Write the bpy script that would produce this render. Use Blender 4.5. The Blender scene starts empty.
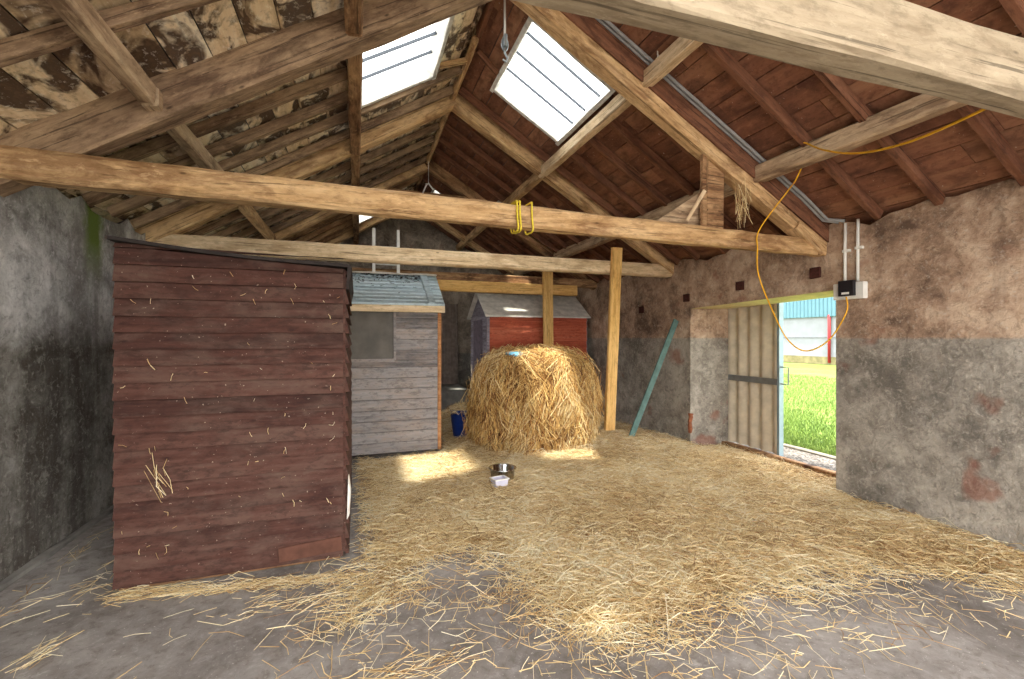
import bpy, bmesh, math, random
import numpy as np
from mathutils import Vector, Matrix
random.seed(7); RNG = np.random.default_rng(11)
S = bpy.context.scene; COL = S.collection

# ------------------------------------------------ camera, sky, sun, exposure
cd = bpy.data.cameras.new('camera'); cam = bpy.data.objects.new('camera', cd); COL.objects.link(cam)
F_PX = 450.0; YAW = math.atan(155 / F_PX)
cd.sensor_width = 36; cd.sensor_fit = 'HORIZONTAL'; cd.lens = 36 * F_PX / 1024; cd.shift_y = -1.5 / 1024
cd.clip_start = .02; cd.clip_end = 400
cam.location = (0, 0, 1.6); cam.rotation_euler = (math.pi / 2, 0, -YAW); S.camera = cam
W = bpy.data.worlds.new('world'); S.world = W; W.use_nodes = True
bg = W.node_tree.nodes['Background']; bg.inputs[0].default_value = (1, .98, .955, 1); bg.inputs[1].default_value = 1.3
SUN_DIR = Vector((.12, .24, -1)).normalized()
sl = bpy.data.lights.new('sun', 'SUN'); sun = bpy.data.objects.new('sun', sl); COL.objects.link(sun)
sl.energy = 2.4; sl.angle = .05; sl.color = (1, .93, .8)
sun.rotation_euler = SUN_DIR.to_track_quat('-Z', 'Y').to_euler(); sun.location = (1, -6, 14)
S.view_settings.view_transform = 'Standard'; S.view_settings.look = 'None'
S.view_settings.exposure = 2.6; S.view_settings.gamma = 1; S.view_settings.use_curve_mapping = False
S.cycles.diffuse_bounces = 7; S.cycles.max_bounces = 12; S.cycles.transparent_max_bounces = 16
S.cycles.use_denoising = True; S.cycles.sample_clamp_indirect = 8

# ------------------------------------------------ layout (metres; camera at the origin, barn axis along Y)
XC, XL, XR = 1.2, -2.17, 4.6             # ridge, left wall face, right wall face
PITCH = .6; ZB = 4.84                    # underside of roof boards at the ridge
Y0, Y1 = -1.6, 11.5                       # unseen front, left open to admit daylight; rear wall
roof = lambda x, z=ZB: z - PITCH * abs(x - XC)

# ------------------------------------------------ helpers
class NT:
    def __init__(s, name):
        s.m = bpy.data.materials.new(name); s.m.use_nodes = True; s.t = s.m.node_tree; s.n = s.t.nodes
        s.b = s.n['Principled BSDF']; s.b.inputs['Specular IOR Level'].default_value = .25
    def new(s, ty, **k):
        n = s.n.new('ShaderNode' + ty)
        for a, b in k.items(): setattr(n, a, b)
        return n
    def link(s, a, b): s.t.links.new(a, b)
    def coord(s, scale=(1, 1, 1), kind='Object', loc=None):
        c = s.new('TexCoord'); m = s.new('Mapping'); m.inputs['Scale'].default_value = scale
        if loc: m.inputs['Location'].default_value = loc
        s.link(c.outputs[kind], m.inputs[0]); return m.outputs[0]
    def noise(s, v, scale, detail=5, rough=.55, dist=0, w=None):
        n = s.new('TexNoise'); n.inputs['Scale'].default_value = scale; n.inputs['Detail'].default_value = detail
        n.inputs['Roughness'].default_value = rough; n.inputs['Distortion'].default_value = dist
        if w is not None: n.noise_dimensions = '4D'; s.link(w, n.inputs['W'])
        s.link(v, n.inputs['Vector']); return n.outputs[0]
    def ramp(s, f, stops, interp='LINEAR'):
        r = s.new('ValToRGB'); e = r.color_ramp.elements; r.color_ramp.interpolation = interp
        while len(e) < len(stops): e.new(.5)
        for k, (p, c) in enumerate(stops): e[k].position = p; e[k].color = (*c, 1) if len(c) == 3 else c
        s.link(f, r.inputs[0]); return r.outputs[0]
    def rampf(s, f, a, b): return s.ramp(f, [(a, (0, 0, 0)), (b, (1, 1, 1))])
    def mix(s, f, a, b, mode='MIX'):
        n = s.new('Mix', data_type='RGBA', blend_type=mode)
        for i, v in ((0, f), (6, a), (7, b)):
            if isinstance(v, (int, float)): n.inputs[i].default_value = v
            elif isinstance(v, tuple): n.inputs[i].default_value = (*v, 1)
            else: s.link(v, n.inputs[i])
        return n.outputs[2]
    def math(s, op, a, b=0.0, c=None):
        n = s.new('Math', operation=op)
        for i, v in enumerate((a, b) if c is None else (a, b, c)):
            if isinstance(v, (int, float)): n.inputs[i].default_value = v
            else: s.link(v, n.inputs[i])
        return n.outputs[0]
    def col(s, c):
        if isinstance(c, tuple): s.b.inputs['Base Color'].default_value = (*c, 1)
        else: s.link(c, s.b.inputs['Base Color'])
        return s
    def rough(s, r):
        if isinstance(r, (int, float)): s.b.inputs['Roughness'].default_value = r
        else: s.link(r, s.b.inputs['Roughness'])
        return s
    def bump(s, h, st=.3, d=.01):
        n = s.new('Bump'); n.inputs['Strength'].default_value = st; n.inputs['Distance'].default_value = d
        s.link(h, n.inputs['Height']); s.link(n.outputs[0], s.b.inputs['Normal']); return s
    def orand(s): return s.new('ObjectInfo').outputs['Random']
    def island(s): return s.new('NewGeometry').outputs['Random Per Island']
    def xyz(s, v):
        n = s.new('SeparateXYZ'); s.link(v, n.inputs[0]); return n.outputs

def flat(name, c, rough=.6, metal=0, noise=.15, sc=12):
    t = NT(name); n = t.noise(t.coord(), sc)
    t.col(t.mix(t.rampf(n, .35, .65), tuple(x * (1 - noise) for x in c), tuple(min(1, x * (1 + noise)) for x in c))).rough(rough)
    t.b.inputs['Metallic'].default_value = metal
    return t.m

def wood(name, dark, mid, light, grain=11, blotch=2.2, stain=None, stainamt=.45, bump=.35, rough=.85):
    """old sawn timber: grain along local X, knots, blotches"""
    t = NT(name); w = t.math('MULTIPLY', t.orand(), 40.0)
    v = t.coord((1.1, grain, grain)); g = t.noise(v, 1.6, 8, .62, .6, w)
    b = t.noise(t.coord((.5, 1.6, 1.6)), blotch, 5, .6, .4, w)
    c = t.ramp(g, [(.25, dark), (.47, mid), (.75, light)])
    c = t.mix(t.rampf(b, .38, .72), c, t.mix(.55, c, light))
    if stain:
        k = t.noise(t.coord((.8, 2.4, 2.4)), 2.1, 6, .65, 1.0, w)
        c = t.mix(t.math('MULTIPLY', t.rampf(k, .5, .62), stainamt), c, stain)
    vo = t.new('TexVoronoi'); vo.inputs['Scale'].default_value = 3.0; t.link(t.coord((.9, 2.2, 2.2)), vo.inputs['Vector'])
    kn = t.ramp(vo.outputs['Distance'], [(.03, (1, 1, 1)), (.075, (0, 0, 0))])
    c = t.mix(t.math('MULTIPLY', kn, .75), c, tuple(x * .35 for x in dark))
    ck = t.noise(t.coord((.7, 34, 34)), 1.6, 4, .6, .3, w)
    c = t.mix(t.math('MULTIPLY', t.rampf(ck, .58, .64), .7), c, tuple(x * .4 for x in dark))
    dt = t.noise(t.coord((3, 9, 9)), 2.4, 9, .75, .2, w)
    c = t.mix(t.math('MULTIPLY', t.rampf(dt, .5, .62), .5), c, tuple(x * .8 for x in dark))
    c = t.mix(t.math('MULTIPLY', t.rampf(t.math('SUBTRACT', 1.0, dt), .56, .66), .45), c, tuple(min(1, x * 1.25) for x in light))
    t.col(c).rough(rough); t.bump(g, bump, .012); return t.m

def link(o): COL.objects.link(o); return o
def tag(o, label=None, cat=None, group=None, kind=None):
    if label: o['label'] = label
    if cat: o['category'] = cat
    if group: o['group'] = group
    if kind: o['kind'] = kind
    return o
def mesh(name, verts, faces, mats, parent=None, smooth=False, fm=None):
    me = bpy.data.meshes.new(name); me.from_pydata([tuple(v) for v in verts], [], faces)
    for m in (mats if isinstance(mats, (list, tuple)) else [mats]): me.materials.append(m)
    if fm: me.polygons.foreach_set('material_index', fm)
    if smooth: me.polygons.foreach_set('use_smooth', [True] * len(me.polygons))
    me.update(); o = link(bpy.data.objects.new(name, me))
    if parent: o.parent = parent
    return o
def empty(name, loc=(0, 0, 0), rz=0):
    o = link(bpy.data.objects.new(name, None)); o.location = loc; o.rotation_euler = (0, 0, rz); o.empty_display_size = .1; return o

class MB:
    def __init__(s): s.v = []; s.f = []; s.m = []
    def add(s, v, f, mi=0):
        b = len(s.v); s.v += [tuple(x) for x in v]; s.f += [tuple(i + b for i in q) for q in f]; s.m += [mi] * len(f); return s
    def box(s, x0, x1, y0, y1, z0, z1, mi=0):
        return s.hexa([(x0, y0, z0), (x1, y0, z0), (x1, y1, z0), (x0, y1, z0), (x0, y0, z1), (x1, y0, z1), (x1, y1, z1), (x0, y1, z1)], mi)
    def hexa(s, p, mi=0):
        return s.add(p, [(3, 2, 1, 0), (4, 5, 6, 7), (0, 1, 5, 4), (1, 2, 6, 5), (2, 3, 7, 6), (3, 0, 4, 7)], mi)
    def bar(s, p0, p1, w, h, jit=0, seg=1, ch=.12, up=(0, 0, 1), mi=0):
        v, f = bar_geo(Vector(p0), Vector(p1), w, h, jit, seg, ch, Vector(up)); return s.add(v, f, mi)
    def tube(s, pts, r, n=6, closed=False, mi=0):
        pts = [Vector(p) for p in pts]; N = len(pts); ring = []; V = []
        for i, p in enumerate(pts):
            a = pts[(i - 1) % N] if (closed or i) else p; b = pts[(i + 1) % N] if (closed or i < N - 1) else p
            d = (b - a).normalized(); u = d.orthogonal().normalized() if i == 0 else (u - d * u.dot(d)).normalized()
            q = d.cross(u); rr = r[i] if isinstance(r, (list, tuple)) else r
            for k in range(n):
                t = 2 * math.pi * k / n; V.append(p + rr * (math.cos(t) * u + math.sin(t) * q))
        Fc = []
        for i in range(N if closed else N - 1):
            j = (i + 1) % N
            for k in range(n): Fc.append((i * n + k, i * n + (k + 1) % n, j * n + (k + 1) % n, j * n + k))
        if not closed: Fc += [tuple(range(n))[::-1], tuple(range((N - 1) * n, N * n))]
        return s.add(V, Fc, mi)
    def lathe(s, prof, c=(0, 0, 0), n=28, mi=0):
        V = [(c[0] + r * math.cos(2 * math.pi * k / n), c[1] + r * math.sin(2 * math.pi * k / n), c[2] + z) for r, z in prof for k in range(n)]
        Fc = [(i * n + k, i * n + (k + 1) % n, (i + 1) * n + (k + 1) % n, (i + 1) * n + k) for i in range(len(prof) - 1) for k in range(n)]
        if prof[0][0] > 1e-4: Fc.append(tuple(range(n))[::-1])
        if prof[-1][0] > 1e-4: Fc.append(tuple(range((len(prof) - 1) * n, len(prof) * n)))
        return s.add(V, Fc, mi)
    def build(s, name, mats, parent=None, smooth=False): return mesh(name, s.v, s.f, mats, parent, smooth, s.m)

def bar_geo(p0, p1, w, h, jit=0, seg=1, ch=.12, up=Vector((0, 0, 1))):
    d = p1 - p0; L = d.length; x = d.normalized(); y = up.cross(x)
    y = y.normalized() if y.length > 1e-5 else Vector((0, 1, 0)); z = x.cross(y)
    a, b, c = w / 2, h / 2, ch * min(w, h)
    cs = [(-a + c, -b), (a - c, -b), (a, -b + c), (a, b - c), (a - c, b), (-a + c, b), (-a, b - c), (-a, -b + c)]
    V = []; ph = [random.uniform(0, 6.28) for _ in range(8)]
    for i in range(seg + 1):
        o = p0 + d * (i / seg)
        for k, (cy, cz) in enumerate(cs):
            V.append(o + y * (cy + jit * (math.sin(i * 1.7 + ph[k]) * .6 + random.uniform(-.6, .6))) + z * (cz + jit * (math.sin(i * 1.3 + ph[7 - k]) * .6 + random.uniform(-.6, .6))))
    F = [(i * 8 + k, i * 8 + (k + 1) % 8, (i + 1) * 8 + (k + 1) % 8, (i + 1) * 8 + k) for i in range(seg) for k in range(8)]
    return V, F + [tuple(range(8))[::-1], tuple(range(seg * 8, seg * 8 + 8))]

def beam(name, p0, p1, w, h, mat, label, cat, group=None, jit=.005, ch=.12, seg=None, parent=None):
    """one timber: object at p0, local X along its length"""
    p0, p1 = Vector(p0), Vector(p1); d = p1 - p0; L = d.length
    seg = seg or max(1, int(L / .3))
    v, f = bar_geo(Vector((0, 0, 0)), Vector((L, 0, 0)), w, h, jit, seg, ch)
    o = mesh(name, v, f, mat, parent)
    x = d.normalized(); y = Vector((0, 0, 1)).cross(x); y = y.normalized() if y.length > 1e-4 else Vector((0, 1, 0)); z = x.cross(y)
    M = Matrix((x, y, z)).transposed().to_4x4(); M.translation = p0; o.matrix_world = M
    if label: tag(o, label, cat, group)
    return o

def strands(P, D, L, r, bend=.15, name='straw', mat=None, parent=None):
    """P,D: n x 3 midpoints and directions; thin bent triangular stalks in one mesh"""
    n = len(P); D = D / np.linalg.norm(D, axis=1, keepdims=True)
    A = RNG.normal(size=(n, 3)); U = np.cross(D, A); U /= np.linalg.norm(U, axis=1, keepdims=True); V = np.cross(D, U)
    bd = RNG.normal(size=(n, 1)) * bend * L[:, None]
    pts = [P - D * L[:, None] / 2, P + U * bd * .5, P + D * L[:, None] / 2]
    out = np.empty((n, 9, 3))
    for i, c in enumerate(pts):
        for k in range(3):
            t = 2 * math.pi * k / 3; out[:, i * 3 + k] = c + r[:, None] * (math.cos(t) * U + math.sin(t) * V)
    q = np.array([(i * 3 + k, i * 3 + (k + 1) % 3, (i + 1) * 3 + (k + 1) % 3, (i + 1) * 3 + k) for i in range(2) for k in range(3)])
    Fc = (np.arange(n)[:, None, None] * 9 + q[None]).reshape(-1)
    me = bpy.data.meshes.new(name); nf = n * 6
    me.vertices.add(n * 9); me.vertices.foreach_set('co', out.reshape(-1).astype(np.float32))
    me.loops.add(nf * 4); me.loops.foreach_set('vertex_index', Fc.astype(np.int32))
    me.polygons.add(nf); me.polygons.foreach_set('loop_start', np.arange(nf, dtype=np.int32) * 4)
    me.update(calc_edges=True); me.materials.append(mat); o = link(bpy.data.objects.new(name, me))
    if parent: o.parent = parent
    return o

# ------------------------------------------------ materials
def sr(r, g, b):  # sRGB 0-255 to linear
    return tuple((x / 255 / 12.92 if x < 10 else ((x / 255 + .055) / 1.055) ** 2.4) for x in (r, g, b))

M_tan = wood('tan_timber', sr(122, 88, 54), sr(188, 150, 104), sr(222, 190, 146), stain=sr(104, 62, 36), stainamt=.6)
M_pale = wood('pale_timber', sr(150, 120, 88), sr(206, 178, 140), sr(232, 212, 180), stain=sr(150, 118, 84))
M_brown = wood('brown_timber', sr(70, 44, 28), sr(132, 94, 64), sr(196, 160, 118), stain=sr(60, 34, 20), stainamt=.75)
M_red = wood('red_brown_timber', sr(62, 36, 26), sr(110, 70, 50), sr(140, 98, 74), stain=sr(50, 28, 20))
M_new = wood('new_timber', sr(176, 126, 66), sr(214, 168, 98), sr(232, 194, 130), blotch=1.2, bump=.2)
M_cream = wood('cream_timber', sr(104, 80, 60), sr(160, 132, 104), sr(206, 182, 150), stain=sr(76, 52, 38), stainamt=.6)
M_raft = wood('grey_brown_timber', sr(74, 54, 40), sr(126, 100, 78), sr(176, 150, 120), stain=sr(58, 38, 28), stainamt=.6)

def boards_mat(name, c0, c1, c2, stain, lo, hi, speck, amt):
    t = NT(name); isl = t.island()
    w = t.math('MULTIPLY', isl, 60.0)
    g = t.noise(t.coord((8, .9, 8)), 1.5, 7, .6, .4, w)
    base = t.ramp(t.math('ADD', t.math('MULTIPLY', g, .7), t.math('MULTIPLY', isl, .3)), [(.25, c0), (.5, c1), (.72, c2)])
    k = t.noise(t.coord((2.2, 1.6, 2.2)), 1.3, 4, .55, 1.5, w)
    base = t.mix(t.math('MULTIPLY', t.rampf(k, lo, hi), amt), base, stain)
    dt = t.noise(t.coord((7, 5, 7)), 2.6, 9, .75, .4, w)
    base = t.mix(t.math('MULTIPLY', t.rampf(dt, .51, .61), .45), base, tuple(x * .6 for x in c0))
    base = t.mix(t.math('MULTIPLY', t.rampf(t.math('SUBTRACT', 1.0, dt), .55, .64), .5), base, c2)
    sp = t.noise(t.coord((1, 1, 1)), 46, 2, .5)
    base = t.mix(t.math('MULTIPLY', t.rampf(sp, .735, .76), speck), base, sr(206, 190, 170))
    t.col(base).rough(.9); t.bump(g, .3, .008); return t.m
M_bl = boards_mat('stained_cream_boards', sr(152, 120, 90), sr(228, 204, 168), sr(250, 240, 220), sr(56, 32, 24), .47, .55, .3, .92)
M_br = boards_mat('red_brown_boards', sr(98, 64, 50), sr(134, 90, 68), sr(160, 116, 88), sr(78, 48, 38), .5, .66, .7, .75)
M_slate = flat('roof_slate', sr(70, 70, 74), .7)

def plaster(name, up0, up1, up2, lo0, lo1, zb, left=False):
    t = NT(name); p = t.coord(); xyz = t.xyz(p)
    n1 = t.noise(p, 1.3, 8, .62, .5); n2 = t.noise(p, 5.5, 8, .68, .3); n3 = t.noise(p, 24, 5, .7)
    dr = t.noise(t.coord((3.5, 3.5, .5)), 1.0, 6, .6, .3)           # vertical run marks
    f = t.math('ADD', t.math('MULTIPLY', n1, .55), t.math('MULTIPLY', n2, .45))
    up = t.ramp(f, [(.4, up0), (.5, up1), (.59, up2)])
    lo = t.ramp(f, [(.41, lo0), (.58, lo1)])
    if left:
        up = t.mix(t.math('MULTIPLY', t.rampf(dr, .48, .62), .6), up, sr(112, 106, 100))
        lo = t.mix(t.math('MULTIPLY', t.rampf(dr, .42, .58), .8), lo, sr(74, 67, 60))
    else:
        up = t.mix(t.math('MULTIPLY', t.rampf(dr, .55, .68), .4), up, sr(96, 78, 66))
        lo = t.mix(t.math('MULTIPLY', t.rampf(n2, .55, .66), .5), lo, sr(176, 168, 156))
    n4 = t.noise(p, 11, 10, .8, .6)
    up = t.mix(t.math('MULTIPLY', t.rampf(n4, .52, .6), .5), up, up0); up = t.mix(t.math('MULTIPLY', t.rampf(t.math('SUBTRACT', 1.0, n4), .54, .62), .5), up, up2)
    lo = t.mix(t.math('MULTIPLY', t.rampf(n4, .52, .6), .55), lo, tuple(x * .75 for x in lo0)); lo = t.mix(t.math('MULTIPLY', t.rampf(t.math('SUBTRACT', 1.0, n4), .54, .62), .5), lo, tuple(min(1, x * 1.2) for x in lo1))
    z = t.math('ADD', xyz[2], t.math('MULTIPLY', t.math('SUBTRACT', n2, .5), .16 if left else .05))
    c = t.mix(t.math('DIVIDE', t.math('SUBTRACT', z, zb - (.09 if left else .012)), .18 if left else .024), lo, up)
    n = c.node; n.clamp_factor = True
    c = t.mix(t.math('MULTIPLY', t.rampf(n3, .56, .68), .4), c, tuple(x * 1.5 for x in lo1))
    if left:   # moss streak under the wall head
        my = t.math('ABSOLUTE', t.math('SUBTRACT', t.math('ADD', xyz[1], t.math('MULTIPLY', n2, .25)), 5.02))
        mk = t.math('MULTIPLY', t.rampf(t.math('SUBTRACT', .2, my), .02, .12), t.rampf(t.math('SUBTRACT', t.math('ADD', xyz[2], t.math('MULTIPLY', n1, .5)), 2.0), .3, .7))
        c = t.mix(mk, c, sr(100, 116, 52))
    else:      # rusty red patches
        pt = t.noise(t.coord((1, 1.3, 1.3), loc=(3, 1.1, .4)), 1.7, 3, .5)
        c = t.mix(t.math('MULTIPLY', t.rampf(pt, .64, .7), .55), c, sr(132, 74, 54))
    t.col(c).rough(.92)
    t.bump(t.math('ADD', t.math('MULTIPLY', n2, .7), t.math('MULTIPLY', n3, .4)), .8, .04); return t.m
M_wl = plaster('left_plaster', sr(112, 108, 104), sr(176, 172, 168), sr(214, 210, 206), sr(82, 75, 66), sr(156, 152, 144), 1.6, True)
M_wr = plaster('right_plaster', sr(104, 84, 70), sr(166, 138, 116), sr(200, 176, 152), sr(110, 104, 96), sr(170, 162, 150), 1.6)
M_wb = plaster('rear_stone', sr(96, 86, 76), sr(140, 128, 114), sr(178, 164, 146), sr(92, 88, 82), sr(134, 128, 120), 1.2)

t = NT('concrete_floor'); p = t.coord()
n1 = t.noise(p, .9, 8, .65, .6); n2 = t.noise(p, 7, 8, .7); n3 = t.noise(p, 60, 3, .6)
c = t.ramp(n1, [(.32, sr(106, 100, 96)), (.5, sr(138, 132, 128)), (.68, sr(170, 165, 161))])
c = t.mix(t.math('MULTIPLY', t.rampf(n2, .52, .68), .35), c, sr(112, 104, 96))
c = t.mix(t.math('MULTIPLY', t.rampf(t.noise(p, 3.1, 6, .7, .8), .62, .7), .6), c, sr(196, 192, 188))
n4 = t.noise(p, 14, 10, .8, .5); c = t.mix(t.math('MULTIPLY', t.rampf(n4, .52, .6), .4), c, sr(92, 84, 76)); c = t.mix(t.math('MULTIPLY', t.rampf(t.math('SUBTRACT', 1.0, n4), .54, .62), .35), c, sr(186, 182, 178))
c = t.mix(t.math('MULTIPLY', t.rampf(n3, .66, .7), .6), c, sr(215, 210, 202))
c = t.mix(t.math('MULTIPLY', t.rampf(n3, .24, .3), -.6), c, sr(60, 52, 44))
t.col(c).rough(t.ramp(n2, [(.3, (.55,) * 3), (.7, (.9,) * 3)])); t.bump(t.math('ADD', t.math('MULTIPLY', n2, .6), t.math('MULTIPLY', n3, .2)), .3, .012); M_floor = t.m
M_conc = flat('old_concrete', sr(132, 128, 122), .9, 0, .22, 6)
M_soffit = flat('cream_soffit', sr(226, 212, 164), .9, 0, .14, 9)

def straw_mat(name, stops):
    t = NT(name); k = t.noise(t.coord(), 1.1, 5, .65, .5)
    f = t.math('ADD', t.island(), t.math('MULTIPLY', t.math('SUBTRACT', k, .5), 1.3)); t.col(t.ramp(f, stops)).rough(.65)
    t.b.inputs['Specular IOR Level'].default_value = .4; return t.m
M_straw = straw_mat('straw', [(0, sr(150, 112, 70)), (.15, sr(198, 164, 112)), (.5, sr(228, 202, 150)), (.8, sr(238, 222, 180)), (1, sr(242, 232, 204))])
M_hay = straw_mat('hay', [(0, sr(104, 66, 32)), (.22, sr(168, 118, 60)), (.5, sr(214, 170, 100)), (.75, sr(230, 196, 128)), (1, sr(242, 222, 172))])
t = NT('straw_litter'); p = t.coord()
a = t.noise(t.coord((30, 3, 8)), 2, 6, .7, 2.5); b = t.noise(t.coord((3, 30, 8)), 2, 6, .7, 2.5)
c = t.ramp(t.math('MAXIMUM', a, b), [(.4, sr(116, 84, 48)), (.58, sr(190, 152, 96)), (.75, sr(226, 196, 142))])
t.col(c).rough(.9); t.bump(t.math('MAXIMUM', a, b), .8, .03); M_litter = t.m

def shed_boards(name, c0, c1, c2, worn, amt):
    t = NT(name); isl = t.island(); w = t.math('MULTIPLY', isl, 50.0)
    g = t.noise(t.coord((1.3, 14, 16)), 1.7, 7, .6, .5, w); b = t.noise(t.coord((1.2, 2, 2.2)), 2.0, 5, .65, .5, w)
    c = t.ramp(t.math('ADD', t.math('MULTIPLY', g, .75), t.math('MULTIPLY', isl, .25)), [(.28, c0), (.5, c1), (.75, c2)])
    c = t.mix(t.math('MULTIPLY', t.rampf(b, .45, .68), amt), c, worn)
    vo = t.new('TexVoronoi'); vo.inputs['Scale'].default_value = 3.4; t.link(t.coord((1, 1.6, 2.4)), vo.inputs['Vector'])
    kn = t.ramp(vo.outputs['Distance'], [(.035, (1, 1, 1)), (.1, (0, 0, 0))])
    c = t.mix(t.math('MULTIPLY', kn, .6), c, tuple(x * .45 for x in c0))
    dt = t.noise(t.coord((3, 7, 7)), 3.2, 9, .75, .3, w)
    c = t.mix(t.math('MULTIPLY', t.rampf(dt, .5, .6), .5), c, tuple(x * .6 for x in c0))
    c = t.mix(t.math('MULTIPLY', t.rampf(t.math('SUBTRACT', 1.0, dt), .55, .65), .4), c, worn)
    sp = t.noise(t.coord(), 60, 2, .5); c = t.mix(t.math('MULTIPLY', t.rampf(sp, .72, .75), .5), c, sr(190, 174, 156))
    t.col(c).rough(.8); t.bump(g, .35, .006); return t.m
M_sb = shed_boards('dark_red_boards', sr(48, 27, 22), sr(74, 45, 37), sr(94, 65, 55), sr(98, 80, 70), .55)
M_sg = shed_boards('weathered_grey_boards', sr(92, 88, 88), sr(138, 133, 132), sr(166, 160, 158), sr(158, 134, 116), .45)
M_sr = shed_boards('red_painted_boards', sr(146, 64, 44), sr(188, 94, 66), sr(206, 122, 92), sr(128, 72, 56), .3)
M_sp = shed_boards('purple_grey_boards', sr(96, 88, 96), sr(140, 132, 142), sr(176, 170, 180), sr(120, 100, 96), .4)
M_sroof = shed_boards('blue_grey_boards', sr(140, 156, 164), sr(182, 200, 208), sr(208, 222, 228), sr(140, 146, 146), .4)
M_felt = flat('grey_felt', sr(206, 200, 190), .95, 0, .18, 8)
M_dark = flat('dark_felt', sr(48, 42, 40), .95, 0, .3, 14)
M_ply = flat('grey_board', sr(92, 86, 78), .5, 0, .25, 4)
M_white = flat('white_plastic', sr(226, 224, 218), .4, 0, .04)
M_black = flat('black_plastic', sr(34, 30, 34), .35, 0, .1)
M_grey = flat('grey_steel', sr(128, 130, 130), .5, .5, .12)
M_galv = flat('galvanised', sr(150, 156, 158), .45, .6, .12)
M_steel = flat('stainless_steel', sr(206, 208, 210), .16, 1, .04)
M_yellow = flat('yellow_cord', sr(226, 168, 30), .5, 0, .1)
M_yrope = flat('yellow_rope', sr(226, 204, 62), .6, 0, .12, 60)
M_blue = flat('blue_plastic', sr(26, 52, 128), .4, 0, .12)
M_sky = flat('pale_blue_plastic', sr(112, 170, 196), .5, 0, .1)
M_lav = flat('pale_tub', sr(198, 196, 214), .4, 0, .06)
M_teal = flat('teal_paint', sr(86, 112, 106), .7, 0, .22, 9)
M_rust = flat('rusty_iron', sr(70, 38, 32), .8, .2, .3, 30)
M_brick = flat('orange_brick', sr(128, 78, 54), .9, 0, .3, 26)
M_asb = flat('cement_sheet', sr(196, 184, 162), .85, 0, .14, 7)
M_alu = flat('white_alloy', sr(222, 220, 214), .45, .2, .05)

t = NT('skylight_glass'); t.n.remove(t.b); o_ = t.n['Material Output']
tr = t.new('BsdfTransparent'); tr.inputs[0].default_value = (.93, .96, .97, 1); gl = t.new('BsdfGlossy'); gl.inputs['Roughness'].default_value = .05
mx = t.new('MixShader'); mx.inputs[0].default_value = .05; t.link(tr.outputs[0], mx.inputs[1]); t.link(gl.outputs[0], mx.inputs[2]); t.link(mx.outputs[0], o_.inputs[0]); M_glass = t.m

# ------------------------------------------------ shell
Y_A, Y_B, Y_C, Y_D, Y_N = 3.55, 5.9, 8.2, 10.55, 1.22
mb = MB(); mb.box(XL - .6, 5.25, Y0 - .4, Y1 + .5, -.2, 0); tag(mb.build('floor', M_floor), kind='structure')
mb = MB(); mb.box(-40, 70, -40, 70, -.5, -.21); tag(mb.build('ground', M_conc), kind='structure')

# skylight openings, visible row then added row (slope side, x range, y range)
SKY = [(1, 1.56, 2.43, 3.9, 5.17), (-1, .0, .8, 3.86, 5.1), (1, 1.5, 1.9, 9.1, 9.5), (-1, -.02, .5, 9.3, 10.3),
       (1, 1.3, 2.9, -1.3, -.4), (-1, -.5, 1.1, -1.3, -.4), (-1, .6, .86, 1.0, 1.22), (1, 2.45, 3.05, 7.62, 8.06)]  # added, out of view: let in daylight and place the sun patches
def slope_mesh(name, sgn, mat, x_end):
    mb = MB(); cw = .25 if sgn < 0 else .22; CS = 1 / math.sqrt(1 + PITCH ** 2); SN = PITCH * CS
    holes = [h for h in SKY if h[0] == sgn]
    def P(s, y, off): return (XC + sgn * (s * CS + off * SN), y, ZB - s * SN + off * CS)
    def slab(s0, s1, ya, yb, o0, th, mi):
        mb.hexa([P(s0, ya, o0), P(s1, ya, o0), P(s1, yb, o0), P(s0, yb, o0), P(s0, ya, o0 + th), P(s1, ya, o0 + th), P(s1, yb, o0 + th), P(s0, yb, o0 + th)], mi)
    n = int(abs(x_end - XC) / CS / cw) + 1
    brk = {round(i * cw, 4): True for i in range(n + 1)}
    for h in holes:
        for xh in h[1:3]: brk.setdefault(round(abs(xh - XC) / CS, 4), False)
    ss = sorted(brk)
    for s0, s1 in zip(ss, ss[1:]):
        xm = XC + sgn * (s0 + s1) / 2 * CS
        cuts = sorted((h[3], h[4]) for h in holes if h[1] < xm < h[2])
        spans = []; y = Y0
        for a, b in cuts: spans.append((y, a)); y = b
        spans.append((y, Y1 + .3))
        for a, b in spans:
            slab(s0, s1, a, b, .035, .02, 1)
            y = a
            while y < b - .01:
                e = min(b, y + random.uniform(1.1, 2.6))
                if b - e < .3: e = b
                slab(s0 + (.004 if brk[s0] else 0), s1 - (.004 if brk[s1] else 0), y + .002, e - .002, random.uniform(0, .008), .022, 0); y = e
    slab(-.04, .14, Y0, Y1 + .3, .06, .03, 1)
    return tag(mb.build(name, [mat, M_slate]), kind='structure')
slope_mesh('ceiling_left', -1, M_bl, -2.95); slope_mesh('ceiling_right', 1, M_br, 5.35)

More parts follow.
